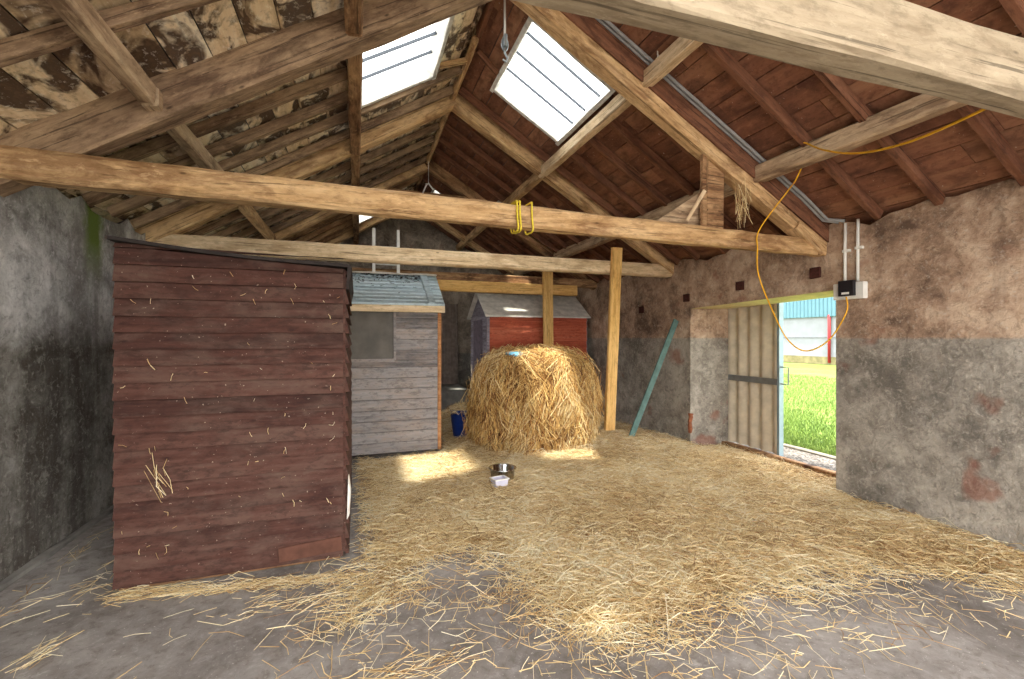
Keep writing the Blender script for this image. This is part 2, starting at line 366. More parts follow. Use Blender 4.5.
def wall_head(x, y): return roof(x) - .015
def rough_wall(name, x, xo, ys, mat, hole=None, sill=None):
    """plastered wall: inner face at x, outer at xo, jagged head under the boards"""
    mb = MB(); step = .16; n = int((ys[1] - ys[0]) / step)
    yy = [ys[0] + (ys[1] - ys[0]) * i / n for i in range(n + 1)]
    if hole: yy = sorted([y for y in yy if min(abs(y - h) for h in hole[:2]) > .06] + list(hole[:2]))
    if sill: yy = sorted([y for y in yy if min(abs(y - h) for h in sill[:2]) > .06] + list(sill[:2]))
    hd = [wall_head(x, y) - random.choice((.0, .03, .05, .09)) - random.uniform(0, .03) for y in yy]
    zo = roof(xo) - .03
    for i in range(len(yy) - 1):
        a, b = yy[i], yy[i + 1]; ha, hb = hd[i], hd[i + 1]
        z0 = 0
        if sill and a >= sill[0] - .01 and b <= sill[1] + .01:
            mb.add([(x, a, 0), (x, b, 0), (x, b, sill[2]), (x, a, sill[2]), (xo, a, 0), (xo, b, 0), (xo, b, sill[2]), (xo, a, sill[2])], [(0, 1, 2, 3), (5, 4, 7, 6), (3, 2, 6, 7)])
            za = zb2 = sill[3]
        elif hole and a >= hole[0] - .01 and b <= hole[1] + .01:
            f = lambda y: hole[2] + (hole[3] - hole[2]) * (y - hole[0]) / (hole[1] - hole[0])
            za, zb2 = f(a), f(b)
        else: za = zb2 = 0
        w = lambda y: random.uniform(-.006, .006)
        mb.add([(x, a, za), (x, b, zb2), (x, b, hb), (x, a, ha), (xo, a, za), (xo, b, zb2), (xo, b, zo), (xo, a, zo)],
               [(0, 1, 2, 3), (5, 4, 7, 6), (3, 2, 6, 7), (4, 5, 1, 0)], 0)
    yend = [(ys[0], 1), (ys[1], 0)]
    for y, k in yend:
        h = hd[0] if k else hd[-1]; mb.add([(x, y, 0), (xo, y, 0), (xo, y, zo), (x, y, h)], [(0, 1, 2, 3)])
    return mb, hd
LW = (6.5, 9.3, .7, 2.2)  # opening added in the left wall to bring daylight to the rear
mb, _ = rough_wall('wall_left', XL, XL - .5, (Y0, Y1), M_wl, None, LW)
for y in LW[:2]: mb.add([(XL, y, LW[2]), (XL - .5, y, LW[2]), (XL - .5, y, LW[3]), (XL, y, LW[3])], [(0, 1, 2, 3)])
tag(mb.build('wall_left', M_wl), kind='structure')
DY0, DY1 = 3.25, 5.36
mb, _ = rough_wall('wall_right', XR, 5.2, (Y0, Y1), M_wr, (DY0, DY1, 2.09, 2.03))
# splayed far jamb, near jamb, pale cream soffit
mb.add([(XR, DY1, 0), (5.2, 5.26, 0), (5.2, 5.26, 2.03), (XR, DY1, 2.03)], [(0, 1, 2, 3)])
mb.add([(5.2, 5.26, 0), (5.2, DY1, 0), (5.2, DY1, 2.03), (5.2, 5.26, 2.03)], [(0, 1, 2, 3)])
mb.add([(XR, DY0, 0), (5.2, DY0, 0), (5.2, DY0, 2.09), (XR, DY0, 2.09)], [(3, 2, 1, 0)])
mb.add([(XR + .004, DY0, 2.088), (5.2, DY0, 2.088), (5.2, DY1, 2.028), (XR + .004, DY1, 2.028)], [(0, 1, 2, 3)], 1)
wr = tag(mb.build('wall_right', [M_wr, M_soffit]), kind='structure')
mb = MB(); n = 20
for i in range(n):     # rear gable wall
    a = XL - .5 + (5.2 - XL + .5) * i / n; b = XL - .5 + (5.2 - XL + .5) * (i + 1) / n
    za, zb2 = roof(a) - .01, roof(b) - .01
    mb.add([(a, Y1, 0), (b, Y1, 0), (b, Y1, zb2), (a, Y1, za), (a, Y1 + .4, 0), (b, Y1 + .4, 0), (b, Y1 + .4, zb2), (a, Y1 + .4, za)], [(0, 1, 2, 3), (5, 4, 7, 6), (3, 2, 6, 7)])
tag(mb.build('wall_back', M_wb), kind='structure')
mb = MB(); mb.box(XL, 2.45, 9.95, Y1, 0, .42); tag(mb.build('trim_1', M_conc), kind='structure')       # concrete step
mb = MB(); mb.bar((5.14, DY0 - .05, .035), (5.14, 5.4, .035), .1, .08, .004, 8); tag(mb.build('trim_2', M_brown), kind='structure')   # timber sill
mb = MB(); mb.bar((XL + .025, Y0, .015), (XL + .025, 9.9, .015), .05, .03, .008, 40); tag(mb.build('baseboard_left', M_conc), kind='structure')

wl = empty('window_20', (XL - .3, 7.9, .7)); tag(wl, kind='structure')  # added window, hidden by the brown shed, to light the back of the barn
mb = MB()
for y in (-1.37, -.45, .45, 1.37): mb.box(-.03, .03, y - .03, y + .03, 0, 1.5)
for z in (0, 1.44): mb.box(-.03, .03, -1.4, 1.4, z, z + .06)
mb.build('window_frame', M_cream, wl)
mb = MB(); mb.box(-.004, .004, -1.38, 1.38, .03, 1.47); mb.build('glass_pane', M_glass, wl)
# skylights, visible and added: frame, glazing bars, pane
CS = 1 / math.sqrt(1 + PITCH ** 2); SN = PITCH * CS
M_frame = flat('skylight_frame', sr(196, 192, 184), .7, 0, .2, 14); M_bar = flat('glazing_bar', sr(58, 62, 70), .5, 0, .1)
for i, (sg, xa, xb, ya, yb) in enumerate(SKY):
    w = empty('window_%d' % (i + 1), (XC + sg * ((xa + xb) / 2 - XC) * sg, (ya + yb) / 2, roof((xa + xb) / 2))); tag(w, kind='structure')
    o = Vector(w.location)
    def P(x, y, off=0): return Vector((x + sg * off * SN, y, roof(x) + off * CS)) - o
    nn = Vector((sg * SN, 0, CS))
    f = MB()
    for x in (xa, xb): f.bar(P(x, ya - .05, .02), P(x, yb + .05, .02), .05, .16, .003, 6, up=nn)
    for y in (ya, yb): f.bar(P(xa, y, .02), P(xb, y, .02), .05, .16, .003, 6, up=nn)
    f.build('window_frame', M_frame, w)
    nb = 3
    for k in range(1, nb + 1):
        y = ya + (yb - ya) * k / (nb + 1); b = MB(); b.bar(P(xa, y, .06), P(xb, y, .06), .013, .03, up=nn); b.build('glazing_bar', M_bar, w)
    g = MB(); g.hexa([P(xa, ya, .085), P(xb, ya, .085), P(xb, yb, .085), P(xa, yb, .085), P(xa, ya, .09), P(xb, ya, .09), P(xb, yb, .09), P(xa, yb, .09)])
    g.build('glass_pane', M_glass, w)

# ------------------------------------------------ roof timbers
ZP = 4.66      # underside of principals at the ridge
TR = [('second', Y_A, 'middle', M_tan), ]
def principal(y_apex, y_foot, sg, mat, w, h, zu, label, nm='principal_rafter', xf=None):
    xf = xf if xf is not None else (XR + .12 if sg > 0 else XL - .12)
    off = h / 2 / CS
    p0 = (xf, y_foot, zu - PITCH * abs(xf - XC) + off); p1 = (XC + sg * .0, y_apex, zu + off)
    return beam(nm, p0, p1, w, h, mat, label, 'roof beam', jit=.006, ch=.1)
principal(3.6, 3.78, -1, M_raft, .17, .29, 4.54, 'deep brown principal rafter at upper left rising from the strapped cross beam end')
pr_ = principal(3.58, 3.42, 1, M_tan, .16, .3, 4.5, 'long principal rafter right of the right skylight with grey trunking along its top')
mb = MB(); mb.bar((.1, 0, .06), (3.9, 0, .06), .02, .2, .003, 14); o = mb.build('facing_board', M_red, pr_); o.location = (0, .095, 0); o['label'] = 'dark red-brown board along the near face'
principal(Y_B, 6.0, -1, M_tan, .17, .2, 4.63, 'thick tan principal rafter running just under the left skylight')
principal(Y_B, 5.8, 1, M_tan, .17, .2, 4.63, 'thick tan principal rafter running below the far corner of the right skylight')
principal(Y_C, Y_C, -1, M_tan, .16, .2, 4.63, 'smaller tan principal rafter on the left slope behind the second cross beam')
principal(Y_C, Y_C, 1, M_brown, .16, .2, 4.63, 'principal rafter on the right slope whose foot is above the red shed')
principal(Y_D, Y_D, -1, M_tan, .16, .18, 4.63, 'farthest left principal rafter in front of the rear gable beside the white ladder')
principal(Y_D, Y_D, 1, M_tan, .16, .18, 4.63, 'farthest right principal rafter in front of the dark rear gable')

beam('tie_beam', (-1.9, 1.26, 2.715), (4.7, 1.05, 2.705), .13, .25, wood('silvered_timber', sr(104, 90, 72), sr(142, 126, 104), sr(162, 148, 126), stain=sr(98, 80, 60)), 'pale weathered cross beam crossing the top right of the picture, nearest of all', 'roof beam', jit=.005)
# nearest full tie: old, tapering, slightly sagging
def poly_beam(name, pts, ws, hs, mat, label, cat, jit=.006):
    V = []; F = []; n = len(pts)
    P = [Vector(p) for p in pts]; o = P[0]
    segs = []
    for i in range(n - 1):
        m = max(1, int((P[i + 1] - P[i]).length / .25))
        for k in range(m): segs.append((P[i].lerp(P[i + 1], k / m), ws[i] + (ws[i + 1] - ws[i]) * k / m, hs[i] + (hs[i + 1] - hs[i]) * k / m))
    segs.append((P[-1], ws[-1], hs[-1]))
    d = (P[-1] - P[0]); d.z = 0; d.normalize(); y = Vector((0, 0, 1)).cross(d)
    for p, w, h in segs:
        a, b = w / 2, h / 2; c = .16 * min(w, h)
        for cy, cz in [(-a + c, -b), (a - c, -b), (a, -b + c), (a, b - c), (a - c, b), (-a + c, b), (-a, b - c), (-a, -b + c)]:
            V.append(p - o + y * (cy + random.uniform(-jit, jit)) + Vector((0, 0, cz + random.uniform(-jit, jit))))
    for i in range(len(segs) - 1):
        for k in range(8): F.append((i * 8 + k, i * 8 + (k + 1) % 8, (i + 1) * 8 + (k + 1) % 8, (i + 1) * 8 + k))
    F += [tuple(range(8))[::-1], tuple(range(len(segs) * 8 - 8, len(segs) * 8))]
    ob = mesh(name, V, F, mat); ob.location = o; return tag(ob, label, cat)
poly_beam('tie_beam', [(-2.3, 3.74, 2.7), (-1.1, 3.68, 2.67), (.2, 3.6, 2.635), (2.2, 3.5, 2.585), (4.62, 3.42, 2.54)], [.16, .16, .15, .14, .12], [.2, .2, .19, .18, .16], M_tan,
          'long old tan cross beam with yellow straps round its middle', 'roof beam')
poly_beam('tie_beam', [(-2.3, 6.0, 2.66), (1, 5.92, 2.65), (4.65, 5.83, 2.64)], [.14, .14, .14], [.2, .2, .19], M_pale, 'pale straight cross beam behind the yellow-strapped one, passing over the grey shed', 'roof beam', .003)
beam('tie_beam', (-2.3, 8.14, 2.72), (4.65, 8.14, 2.7), .14, .17, M_brown, 'dull brown cross beam just above a short new timber, third from the camera', 'roof beam')
beam('bearer_beam', (.7, 8.0, 2.54), (4.1, 8.0, 2.53), .1, .2, M_new, 'new yellow timber bolted below the dull brown cross beam behind the grey shed', 'beam', jit=.002)
beam('collar_beam', (.05, 8.2, 4.16), (2.35, 8.2, 4.16), .1, .13, M_brown, 'short dark collar beam high under the ridge behind the skylights', 'roof beam')

# purlins, ridge pole
bays = [(-.6, Y_N, None), (Y_N, Y_A, 'in the bay nearest the camera'), (Y_A, Y_B, 'in the skylight bay'), (Y_B, Y_C, 'in the bay behind the skylights'), (Y_C, Y1, 'in the farthest bay')]
for k, (a, b, where) in enumerate(bays):
    if not where: continue
    beam('purlin', (-1.29, a + .02, 3.19), (-1.29, b - .02, 3.19), .1, .13, M_cream if k < 3 else M_tan, 'pale lower purlin on the left roof slope ' + where, 'purlin')
    beam('purlin', (3.72, a + .02, 3.2), (3.72, b - .02, 3.2), .13, .16, M_cream, 'pale lower purlin on the right roof slope ' + where, 'purlin')
    beam('purlin', (2.47, a + .02, 3.93), (2.47, b - .02, 3.93), .1, .14, M_tan if k > 2 else M_pale, 'upper purlin on the right roof slope ' + where, 'purlin')
    beam('purlin', (-.02, a + .02, 3.93), (-.02, b - .02, 3.93), .12, .14, M_brown, 'upper purlin on the left roof slope seen nearly end-on ' + where, 'purlin')
beam('ridge_pole', (XC - .02, 4.6, 4.74), (XC - .02, 8.0, 4.72), .07, .08, M_tan, 'short tan ridge pole between the two skylights, its near end cut off', 'ridge pole', ch=.3)
beam('ridge_pole', (XC - .02, 8.0, 4.74), (XC - .02, Y1, 4.74), .07, .08, M_brown, 'dark ridge pole at the far end of the roof', 'ridge pole', ch=.3)
beam('ridge_board', (XC, Y0, 4.79), (XC, 4.55, 4.79), .05, .12, M_red, 'red-brown ridge board at the top middle between the skylights', 'ridge board')
beam('ridge_brace', (.86, 4.95, 4.6), (1.16, 4.95, 4.72), .05, .05, M_tan, 'short tan stick bracing the left of the ridge pole by the left skylight', 'brace')
beam('ridge_brace', (1.5, 4.85, 4.58), (1.24, 4.75, 4.72), .05, .05, M_red, 'short brown stick bracing the right of the ridge pole by the right skylight', 'brace')
# common rafters, one object each
ORD = ['nearest', 'second', 'third', 'fourth', 'fifth', 'sixth']
def rafters(ys, sg, mat, label, group, cut=True):
    for iy, y in enumerate(ys):
        xe = XR - .01 if sg > 0 else XL + .01
        segs = [(XC + sg * .04, xe)]
        for h in SKY:
            if h[0] == sg and h[3] - .03 < y < h[4] + .03:
                segs = [((h[2] + .02) if sg > 0 else (h[1] - .02), xe)]
        for a, b in segs:
            z = lambda x: roof(x) - .055 / CS
            nm = beam('common_rafter', (a, y, z(a)), (b, y + random.uniform(-.02, .02), z(b)), .055, .09, mat, label % ORD[iy], 'rafter', group, jit=.003, ch=.08, seg=8)
rafters([1.45, 1.88, 2.37, 2.85], 1, M_red, '%s of the dark red-brown rafters between near beam and grey trunking', 'right rafters of the nearest bay')
rafters([3.8, 4.25, 4.71, 5.18, 5.62], 1, M_red, '%s of the red-brown rafters below the right skylight, counting away from trunking', 'right rafters of the skylight bay')
rafters([6.2, 6.65, 7.1, 7.55, 7.98], 1, M_red, '%s red-brown rafter behind the principal below the right skylight, right slope', 'right rafters behind the skylights')
rafters([8.5, 8.95, 9.4, 9.85, 10.3, 10.9], 1, M_red, '%s red-brown rafter on the right slope over the red shed', 'right rafters over the red shed')
rafters([1.5, 2.0, 2.5, 3.0], -1, M_raft, '%s brown rafter on the left slope above the deep principal at upper left', 'left rafters of the nearest bay')
rafters([3.9, 4.34, 4.78, 5.17, 5.62], -1, M_raft, '%s pale grey-brown rafter on the left slope beside the left skylight', 'left rafters of the skylight bay')
rafters([6.2, 6.65, 7.1, 7.5, 7.95], -1, M_raft, '%s pale rafter on the left slope seen between the two long cross beams', 'left rafters behind the skylights')
rafters([8.5, 8.95, 9.4, 9.85, 10.3, 10.9], -1, M_brown, '%s brown rafter on the far left slope near the rear gable', 'left rafters of the farthest bay')

# posts and braces
beam('timber_post', (3.6, 5.94, .21), (3.59, 5.72, 2.92), .16, .07, M_new, 'tall new yellow timber post right of the hay bale', 'post', jit=.002)
beam('timber_post', (3.47, 7.9, 0), (3.44, 7.9, 2.86), .08, .19, M_new, 'tan timber post standing behind the hay bale before the red shed', 'post', jit=.002)
q = empty('queen_post', (3.26, 3.5, 2.64)); tag(q, 'wide dark board post between the strapped cross beam and the right principal rafter', 'post')
mb = MB(); mb.bar((.02, 0, 0), (.02, 0, .66), .06, .2, .004, 4, up=(1, 0, 0)); mb.build('post_board', M_brown, q)
mb = MB(); mb.bar((-.13, -.03, 0), (-.13, -.03, .74), .04, .05, .003, 4); mb.build('edge_strip', M_brown, q)
beam('diagonal_brace', (2.93, 3.46, 2.7), (3.12, 3.44, 3.0), .015, .03, M_pale, 'thin pale diagonal stick leaning against the dark board post above the strapped beam', 'brace')
mb = MB(); mb.add([(2.6, 3.56, 2.66), (3.16, 3.54, 2.66), (3.16, 3.54, 3.02), (2.6, 3.59, 2.66), (3.16, 3.57, 2.66), (3.16, 3.57, 3.02)], [(0, 1, 2), (5, 4, 3), (0, 3, 4, 1), (1, 4, 5, 2), (2, 5, 3, 0)])
tag(mb.build('gusset_plate', M_cream), 'grey triangular gusset board beside the dark board post on the strapped beam', 'gusset')
beam('wall_bracket', (4.56, 3.42, 2.5), (4.2, 3.42, 2.74), .15, .1, M_tan, 'stub of split timber at the foot of the right principal rafter above the doorway', 'timber')

# trunking and cables on the second truss
mb = MB()
for k in (0, 1):
    yb = lambda x: 3.58 - .046 * (x - 1.2) - .12 - .04 * k
    mb.tube([(1.4, yb(1.4), roof(1.4) - .03)] + [(x, yb(x), roof(x) - .03) for x in (2.4, 3.4, 4.2)] + [(4.5, yb(4.5), roof(4.5) - .06), (4.57, 3.2 - .06 * k, 2.76)], .016, 6)
tag(mb.build('cable_trunking', flat('light_grey_pvc', sr(150, 150, 150), .5, 0, .08), smooth=True), 'grey twin cable trunking running down the right principal rafter to the wall', 'cable trunking')
for y, z0 in ((3.15, 2.14), (3.03, 2.15)):
    e = empty('conduit_pipe', (4.585, y, z0))
    tag(e, 'white vertical conduit pipe nearer the doorway, above the junction box' if y > 3.1 else 'white vertical conduit pipe farther from the doorway, above the junction box', 'conduit')
    mb = MB(); mb.tube([(0, 0, 0), (0, 0, .32), (-.003, -.004, .6)], .014, 8); mb.build('pipe', M_white, e, True)
    mb = MB(); mb.box(-.018, .012, -.05, .018, .31, .335); mb.build('clip', M_white, e)
e = empty('junction_box', (4.565, 3.09, 2.07)); tag(e, 'white junction box with a black switch unit on the right wall beside the doorway', 'junction box')
def rbox(mb, x0, x1, y0, y1, z0, z1, c=.008):
    mb.bar(((x0 + x1) / 2, y0, (z0 + z1) / 2), ((x0 + x1) / 2, y1, (z0 + z1) / 2), x1 - x0, z1 - z0, 0, 1, .1); return mb
rbox(MB(), -.03, .035, -.14, .14, -.09, .07).build('box_body', M_white, e)
su = rbox(MB(), -.07, -.028, -.075, .065, -.06, .09).build('switch_unit', M_black, e)
mb = MB(); mb.box(-.074, -.069, -.04, .03, -.045, -.025); mb.build('name_plate', M_white, su)

def smooth_pts(pts, n=6):
    P = [Vector(p) for p in pts]; out = []
    for i in range(len(P) - 1):
        a, b, c, d = P[max(i - 1, 0)], P[i], P[i + 1], P[min(i + 2, len(P) - 1)]
        for k in range(n):
            t = k / n; out.append(.5 * ((2 * b) + (c - a) * t + (2 * a - 5 * b + 4 * c - d) * t * t + (3 * b - a - 3 * c + d) * t ** 3))
    return out + [P[-1]]
mb = MB(); mb.tube(smooth_pts([(2.57, 1.12, 2.6), (2.85, 1.6, 2.67), (3.1, 2.05, 2.81), (3.4, 2.5, 3.05), (3.66, 2.88, 3.3), (3.8, 2.96, 3.22), (3.8, 3.05, 3.05), (3.9, 3.2, 3.02), (3.7, 3.35, 2.66), (3.66, 3.34, 2.46),
    (3.7, 3.36, 2.2), (3.93, 3.38, 1.82), (4.08, 3.36, 1.58), (4.25, 3.3, 1.47), (4.43, 3.2, 1.58), (4.53, 3.1, 1.85), (4.5, 3.08, 2.0)]), .0068, 6)
tag(mb.build('extension_cord', M_yellow, smooth=True), 'yellow extension cord looping from the ceiling beam down past the doorway to the switch', 'cord')
def beam_loop(x, y, z, w, h, r, sl=0):
    return smooth_pts([(x, y - w, z + h), (x, y - w - .004, z), (x + sl, y - w, z - h - .01), (x + sl, y, z - h - .02), (x + sl, y + w, z - h), (x, y + w, z), (x, y + w, z + h), (x, y, z + h + .01), (x, y - w, z + h)], 4)
for lab, xs in (('yellow strap looped double round the long cross beam, the left one', (1.235, 1.26)), ('single yellow strap looped round the long cross beam, the right one', (1.365,))):
    mb = MB()
    for x in xs: mb.tube(beam_loop(x, 3.545, 2.612, .086, .108, .007, .01), .008, 5)
    tag(mb.build('yellow_strap', M_yrope), lab, 'strap')
e = empty('lifting_strap', (1.29, 3.95, 4.15)); tag(e, 'pale hanging strap with a metal ratchet buckle at the ridge by the right skylight', 'strap')
mb = MB(); mb.bar((0, 0, .22), (0, 0, .66), .03, .012, .001, 4); mb.build('webbing', M_white, e)
mb = MB(); mb.bar((0, 0, .13), (0, 0, .24), .065, .03, .002, 2); mb.tube([(.03 * math.cos(a), 0, .16 + .06 * math.sin(a)) for a in [i * .52 for i in range(12)]], .008, 5, True); bk = mb.build('buckle', M_galv, e)
mb = MB(); mb.tube([(0, 0, .14), (0, 0, .08), (.025, 0, .04), (.012, 0, .0), (-.02, 0, .02)], .01, 6); mb.build('hook', M_galv, bk)
mb = MB(); mb.tube([(1.18, 7.9, 4.7), (1.18, 7.9, 4.3), (1.12, 7.9, 4.28)], .006, 5); mb.tube([(1.08, 7.9, 4.12), (1.14, 7.9, 4.26), (1.18, 7.9, 4.3), (1.26, 7.9, 4.2)], .014, 6)
tag(mb.build('wire_hook', M_white), 'small white forked hook hanging on a wire under the far ridge', 'hook')
mb = MB(); mb.tube([(2.47, 3.28, 4.0), (2.46, 3.28, 4.2), (2.465, 3.28, 4.06), (2.49, 3.27, 4.03), (2.45, 3.28, 4.02)], .006, 5)
tag(mb.build('wire_hook', M_white), 'short white cord dangling beside the right principal rafter below the near beam', 'hook')
# plates
for lab, y, z in (('square rusty iron plate above the doorway nearest the junction box', 3.46, 2.29), ('square rusty iron plate over the middle of the doorway', 4.45, 2.26), ('square rusty iron plate above the far doorway corner', 5.43, 2.19), ('square rusty iron plate on the right wall between yellow post and teal plank', 6.54, 2.08)):
    mb = MB(); mb.bar((XR - .012, y - .055, z), (XR - .012, y + .055, z), .03, .11, .003, 2); tag(mb.build('iron_plate', M_rust), lab, 'iron plate')

# ------------------------------------------------ doors
d = empty('door_1', (5.27, 5.05, 0)); tag(d, kind='structure')
mb = MB(); n = 72; W_ = 1.14
pr = [(i / n) for i in range(n + 1)]
V = []; 
for k, off in enumerate((0, .012)):
    for tt in pr:
        V += [(off + .028 * math.cos(tt * W_ / .2 * 2 * math.pi), .55 - tt * W_, .06), (off + .028 * math.cos(tt * W_ / .2 * 2 * math.pi), .55 - tt * W_, 2.16)]
Fc = []
for i in range(n):
    a = i * 2; Fc.append((a, a + 2, a + 3, a + 1)); b = (n + 1) * 2 + i * 2; Fc.append((b + 1, b + 3, b + 2, b))
mb.add(V, Fc); mb.build('corrugated_panel', M_asb, d, True)
mb = MB(); mb.box(-.06, -.03, -.6, .56, .98, 1.06); mb.build('middle_rail', M_grey, d)
mb = MB(); mb.box(-.045, .03, -.62, -.588, .02, 2.2); ef = mb.build('edge_frame', flat('blue_grey_steel', sr(132, 152, 160), .5, .2, .08), d)
mb = MB(); mb.tube([(-.02, -.61, 1.0), (-.03, -.66, 1.0), (-.03, -.74, 1.0), (-.03, -.74, 1.22), (-.03, -.66, 1.22), (-.02, -.61, 1.22)], .009, 6); mb.build('door_handle', M_grey, ef)
mb = MB(); mb.box(-.03, .05, -.6, .56, 2.14, 2.2); mb.build('top_rail', M_grey, d)
d = empty('door_2', (1.9, Y1 - .04, .42)); tag(d, kind='structure')
mb = MB()
for i in range(16): mb.box(-.55 + i * .07, -.486 + i * .07, -.03 - (.012 if i % 2 else 0), 0, 0, 2.05)
mb.build('door_boards', flat('dark_boards', sr(124, 110, 100), .8, 0, .25, 9), d)
mb = MB(); mb.box(-.4, .1, -.06, -.045, .02, .34); mb.build('kick_plate', M_rust, d)

# ------------------------------------------------ sheds
def lap_wall(mb, L, z0, z1f, expo, th=.024, lap=.018, xoff=0, ragged=0):
    """lapped boards on local plane y=0 facing -y, along x 0..L; top follows z1f(x)"""
    z = z0
    while True:
        zt0, zt1 = min(z + expo + .012, z1f(0)), min(z + expo + .012, z1f(L))
        if zt0 <= z + .004 and zt1 <= z + .004: break
        a = random.uniform(-ragged, ragged); b = random.uniform(-ragged, ragged)
        lb, rb = z + random.uniform(-.003, .003), z + random.uniform(-.003, .003)
        zt0 = max(zt0, z + .002); zt1 = max(zt1, z + .002); n = 6
        V = []
        for i in range(n + 1):
            x = a + (L + b - a) * i / n; zz = lb + (rb - lb) * i / n + random.uniform(-.0025, .0025); zt = zt0 + (zt1 - zt0) * i / n
            V += [(x, -lap - th, zz), (x, -th * .55, zt), (x, 0, zt), (x, -lap + .004, zz)]
        Fc = [tuple(i * 4 + k for k in q) for i in range(n) for q in ((0, 4, 5, 1), (1, 5, 6, 2), (2, 6, 7, 3), (3, 7, 4, 0))] + [(0, 1, 2, 3), (n * 4 + 3, n * 4 + 2, n * 4 + 1, n * 4)]
        mb.add(V, Fc); z += expo
    return mb
def turn(o, loc, rz): o.location = loc; o.rotation_euler = (0, 0, rz); return o

# brown shed: front face from (-1.45,3.5) to (-.07,3.5)
sh = empty('garden_shed', (-1.44, 3.5, 0)); tag(sh, 'dark red-brown shed of lapped boards with sloping felt roof standing by the left wall', 'shed')
LX, LY = 1.345, 1.85; ztop = lambda x: 2.2 - .1 * x / LX
fw = lap_wall(MB(), LX, .03, ztop, .107, ragged=.002).build('front_wall', M_sb, sh)
o = lap_wall(MB(), LY, .03, lambda y: 2.1, .107, ragged=.006).build('side_wall', M_sb, sh); turn(o, (LX, 0, 0), math.pi / 2)
o = lap_wall(MB(), LY, .03, lambda y: 2.17, .107).build('side_wall', M_sb, sh); turn(o, (.045, LY, 0), -math.pi / 2)
o = lap_wall(MB(), LX, .03, lambda x: 2.1 + .1 * x / LX, .107).build('back_wall', M_sb, sh); turn(o, (LX, LY, 0), math.pi)
mb = MB(); n = 10
for i in range(n):   # felted roof with slight sag
    xa, xb = -.03 + (LX + .08) * i / n, -.03 + (LX + .08) * (i + 1) / n
    f = lambda x: 2.2 - .1 * x / LX - .02 * math.sin(math.pi * max(0, min(1, x / LX))) + .012
    mb.hexa([(xa, -.06, f(xa)), (xb, -.06, f(xb)), (xb, LY + .06, f(xb)), (xa, LY + .06, f(xa)), (xa, -.06, f(xa) + .022), (xb, -.06, f(xb) + .022), (xb, LY + .06, f(xb) + .022), (xa, LY + .06, f(xa) + .022)])
mb.build('roof', M_dark, sh)
mb = MB(); mb.hexa([(LX + .02, -.05, 1.95), (LX + .035, -.05, 1.95), (LX + .035, LY, 1.98), (LX + .02, LY, 1.98), (LX + .03, -.05, 2.11), (LX + .06, -.05, 2.11), (LX + .06, LY, 2.11), (LX + .03, LY, 2.11)]); mb.build('fascia_board', M_dark, sh)
mb = MB(); mb.bar((.93, -.04, .1), (LX - .01, -.04, .125), .012, .1, .002, 3); o = mb.build('patch_board', flat('bare_brown_board', sr(92, 60, 48), .8, 0, .2), fw); o['label'] = 'plain brown board patched along the bottom right corner'
mb = MB(); mb.box(LX - .012, LX + .014, -.014, .03, .05, 2.08); mb.build('corner_strip', M_sb, sh)
mb = MB(); mb.bar((.02, .02, .03), (LX - .02, .02, .03), .06, .06, .003, 5); mb.build('base_bearer', M_brown, sh)
mb = MB(); mb.add([(LX + .025, -.02, .28), (LX + .04, .0, .3), (LX + .05, -.01, .48), (LX + .035, -.03, .6), (LX + .028, .03, .28), (LX + .046, .05, .3), (LX + .055, .04, .48), (LX + .04, .03, .6)], [(0, 1, 2, 3), (7, 6, 5, 4), (0, 4, 5, 1), (1, 5, 6, 2), (2, 6, 7, 3), (3, 7, 4, 0)]); o = mb.build('torn_lining', M_white, sh); o['label'] = 'torn white lining hanging out at the right corner'

# grey shed
gs = empty('garden_shed', (-.72, 6.3, .0)); tag(gs, 'small weathered grey shed with pale blue-grey roof and boarded window behind the dark shed', 'shed')
GL, GD, GE, GR = 1.8, 1.3, 2.1, 2.54
WX0, WX1, WZ0 = .62, 1.2, 1.3
def ship_wall(mb, x0, x1, z0, z1, ex=.145):
    z = z0
    while z < z1 - .005:
        zt = min(z + ex - .006, z1)
        mb.add([(x0, -.018, z), (x1, -.018, z), (x1, -.018, zt - .008), (x0, -.018, zt - .008), (x0, -.008, zt), (x1, -.008, zt), (x0, 0, z), (x1, 0, z), (x1, 0, zt), (x0, 0, zt)],
               [(0, 1, 2, 3), (3, 2, 5, 4), (4, 5, 8, 9), (6, 7, 1, 0), (7, 6, 9, 8), (0, 3, 4, 9, 6), (1, 7, 8, 5, 2)]); z += ex
    mb.box(x0, x1, .0, .01, z0, z1); return mb
mb = ship_wall(MB(), 0, GL, .05, WZ0); ship_wall(mb, WX1, GL, WZ0, GE); ship_wall(mb, 0, .3, WZ0, GE); mb.build('front_wall', M_sg, gs)
mb = MB()
mb.box(.3, WX1, -.004, .008, WZ0, GE - .02); wbd = mb
mb = MB(); mb.box(WX0 - .03, WX0 + .01, -.03, 0, WZ0, GE); mb.box(WX1 - .012, WX1 + .02, -.03, 0, WZ0, GE); mb.box(.3, WX1, -.026, 0, WZ0 - .02, WZ0 + .02); mb.box(.3, .34, -.03, 0, WZ0, GE); wfr = mb.build('window_frame', M_sg, gs); wbd.build('window_board', M_ply, wfr)
mb = MB(); mb.bar((GL + .01, -.012, .05), (GL + .01, -.012, GE), .05, .05, .002, 4); mb.build('corner_post', wood('orange_corner', sr(120, 74, 44), sr(166, 112, 70), sr(190, 146, 104)), gs)
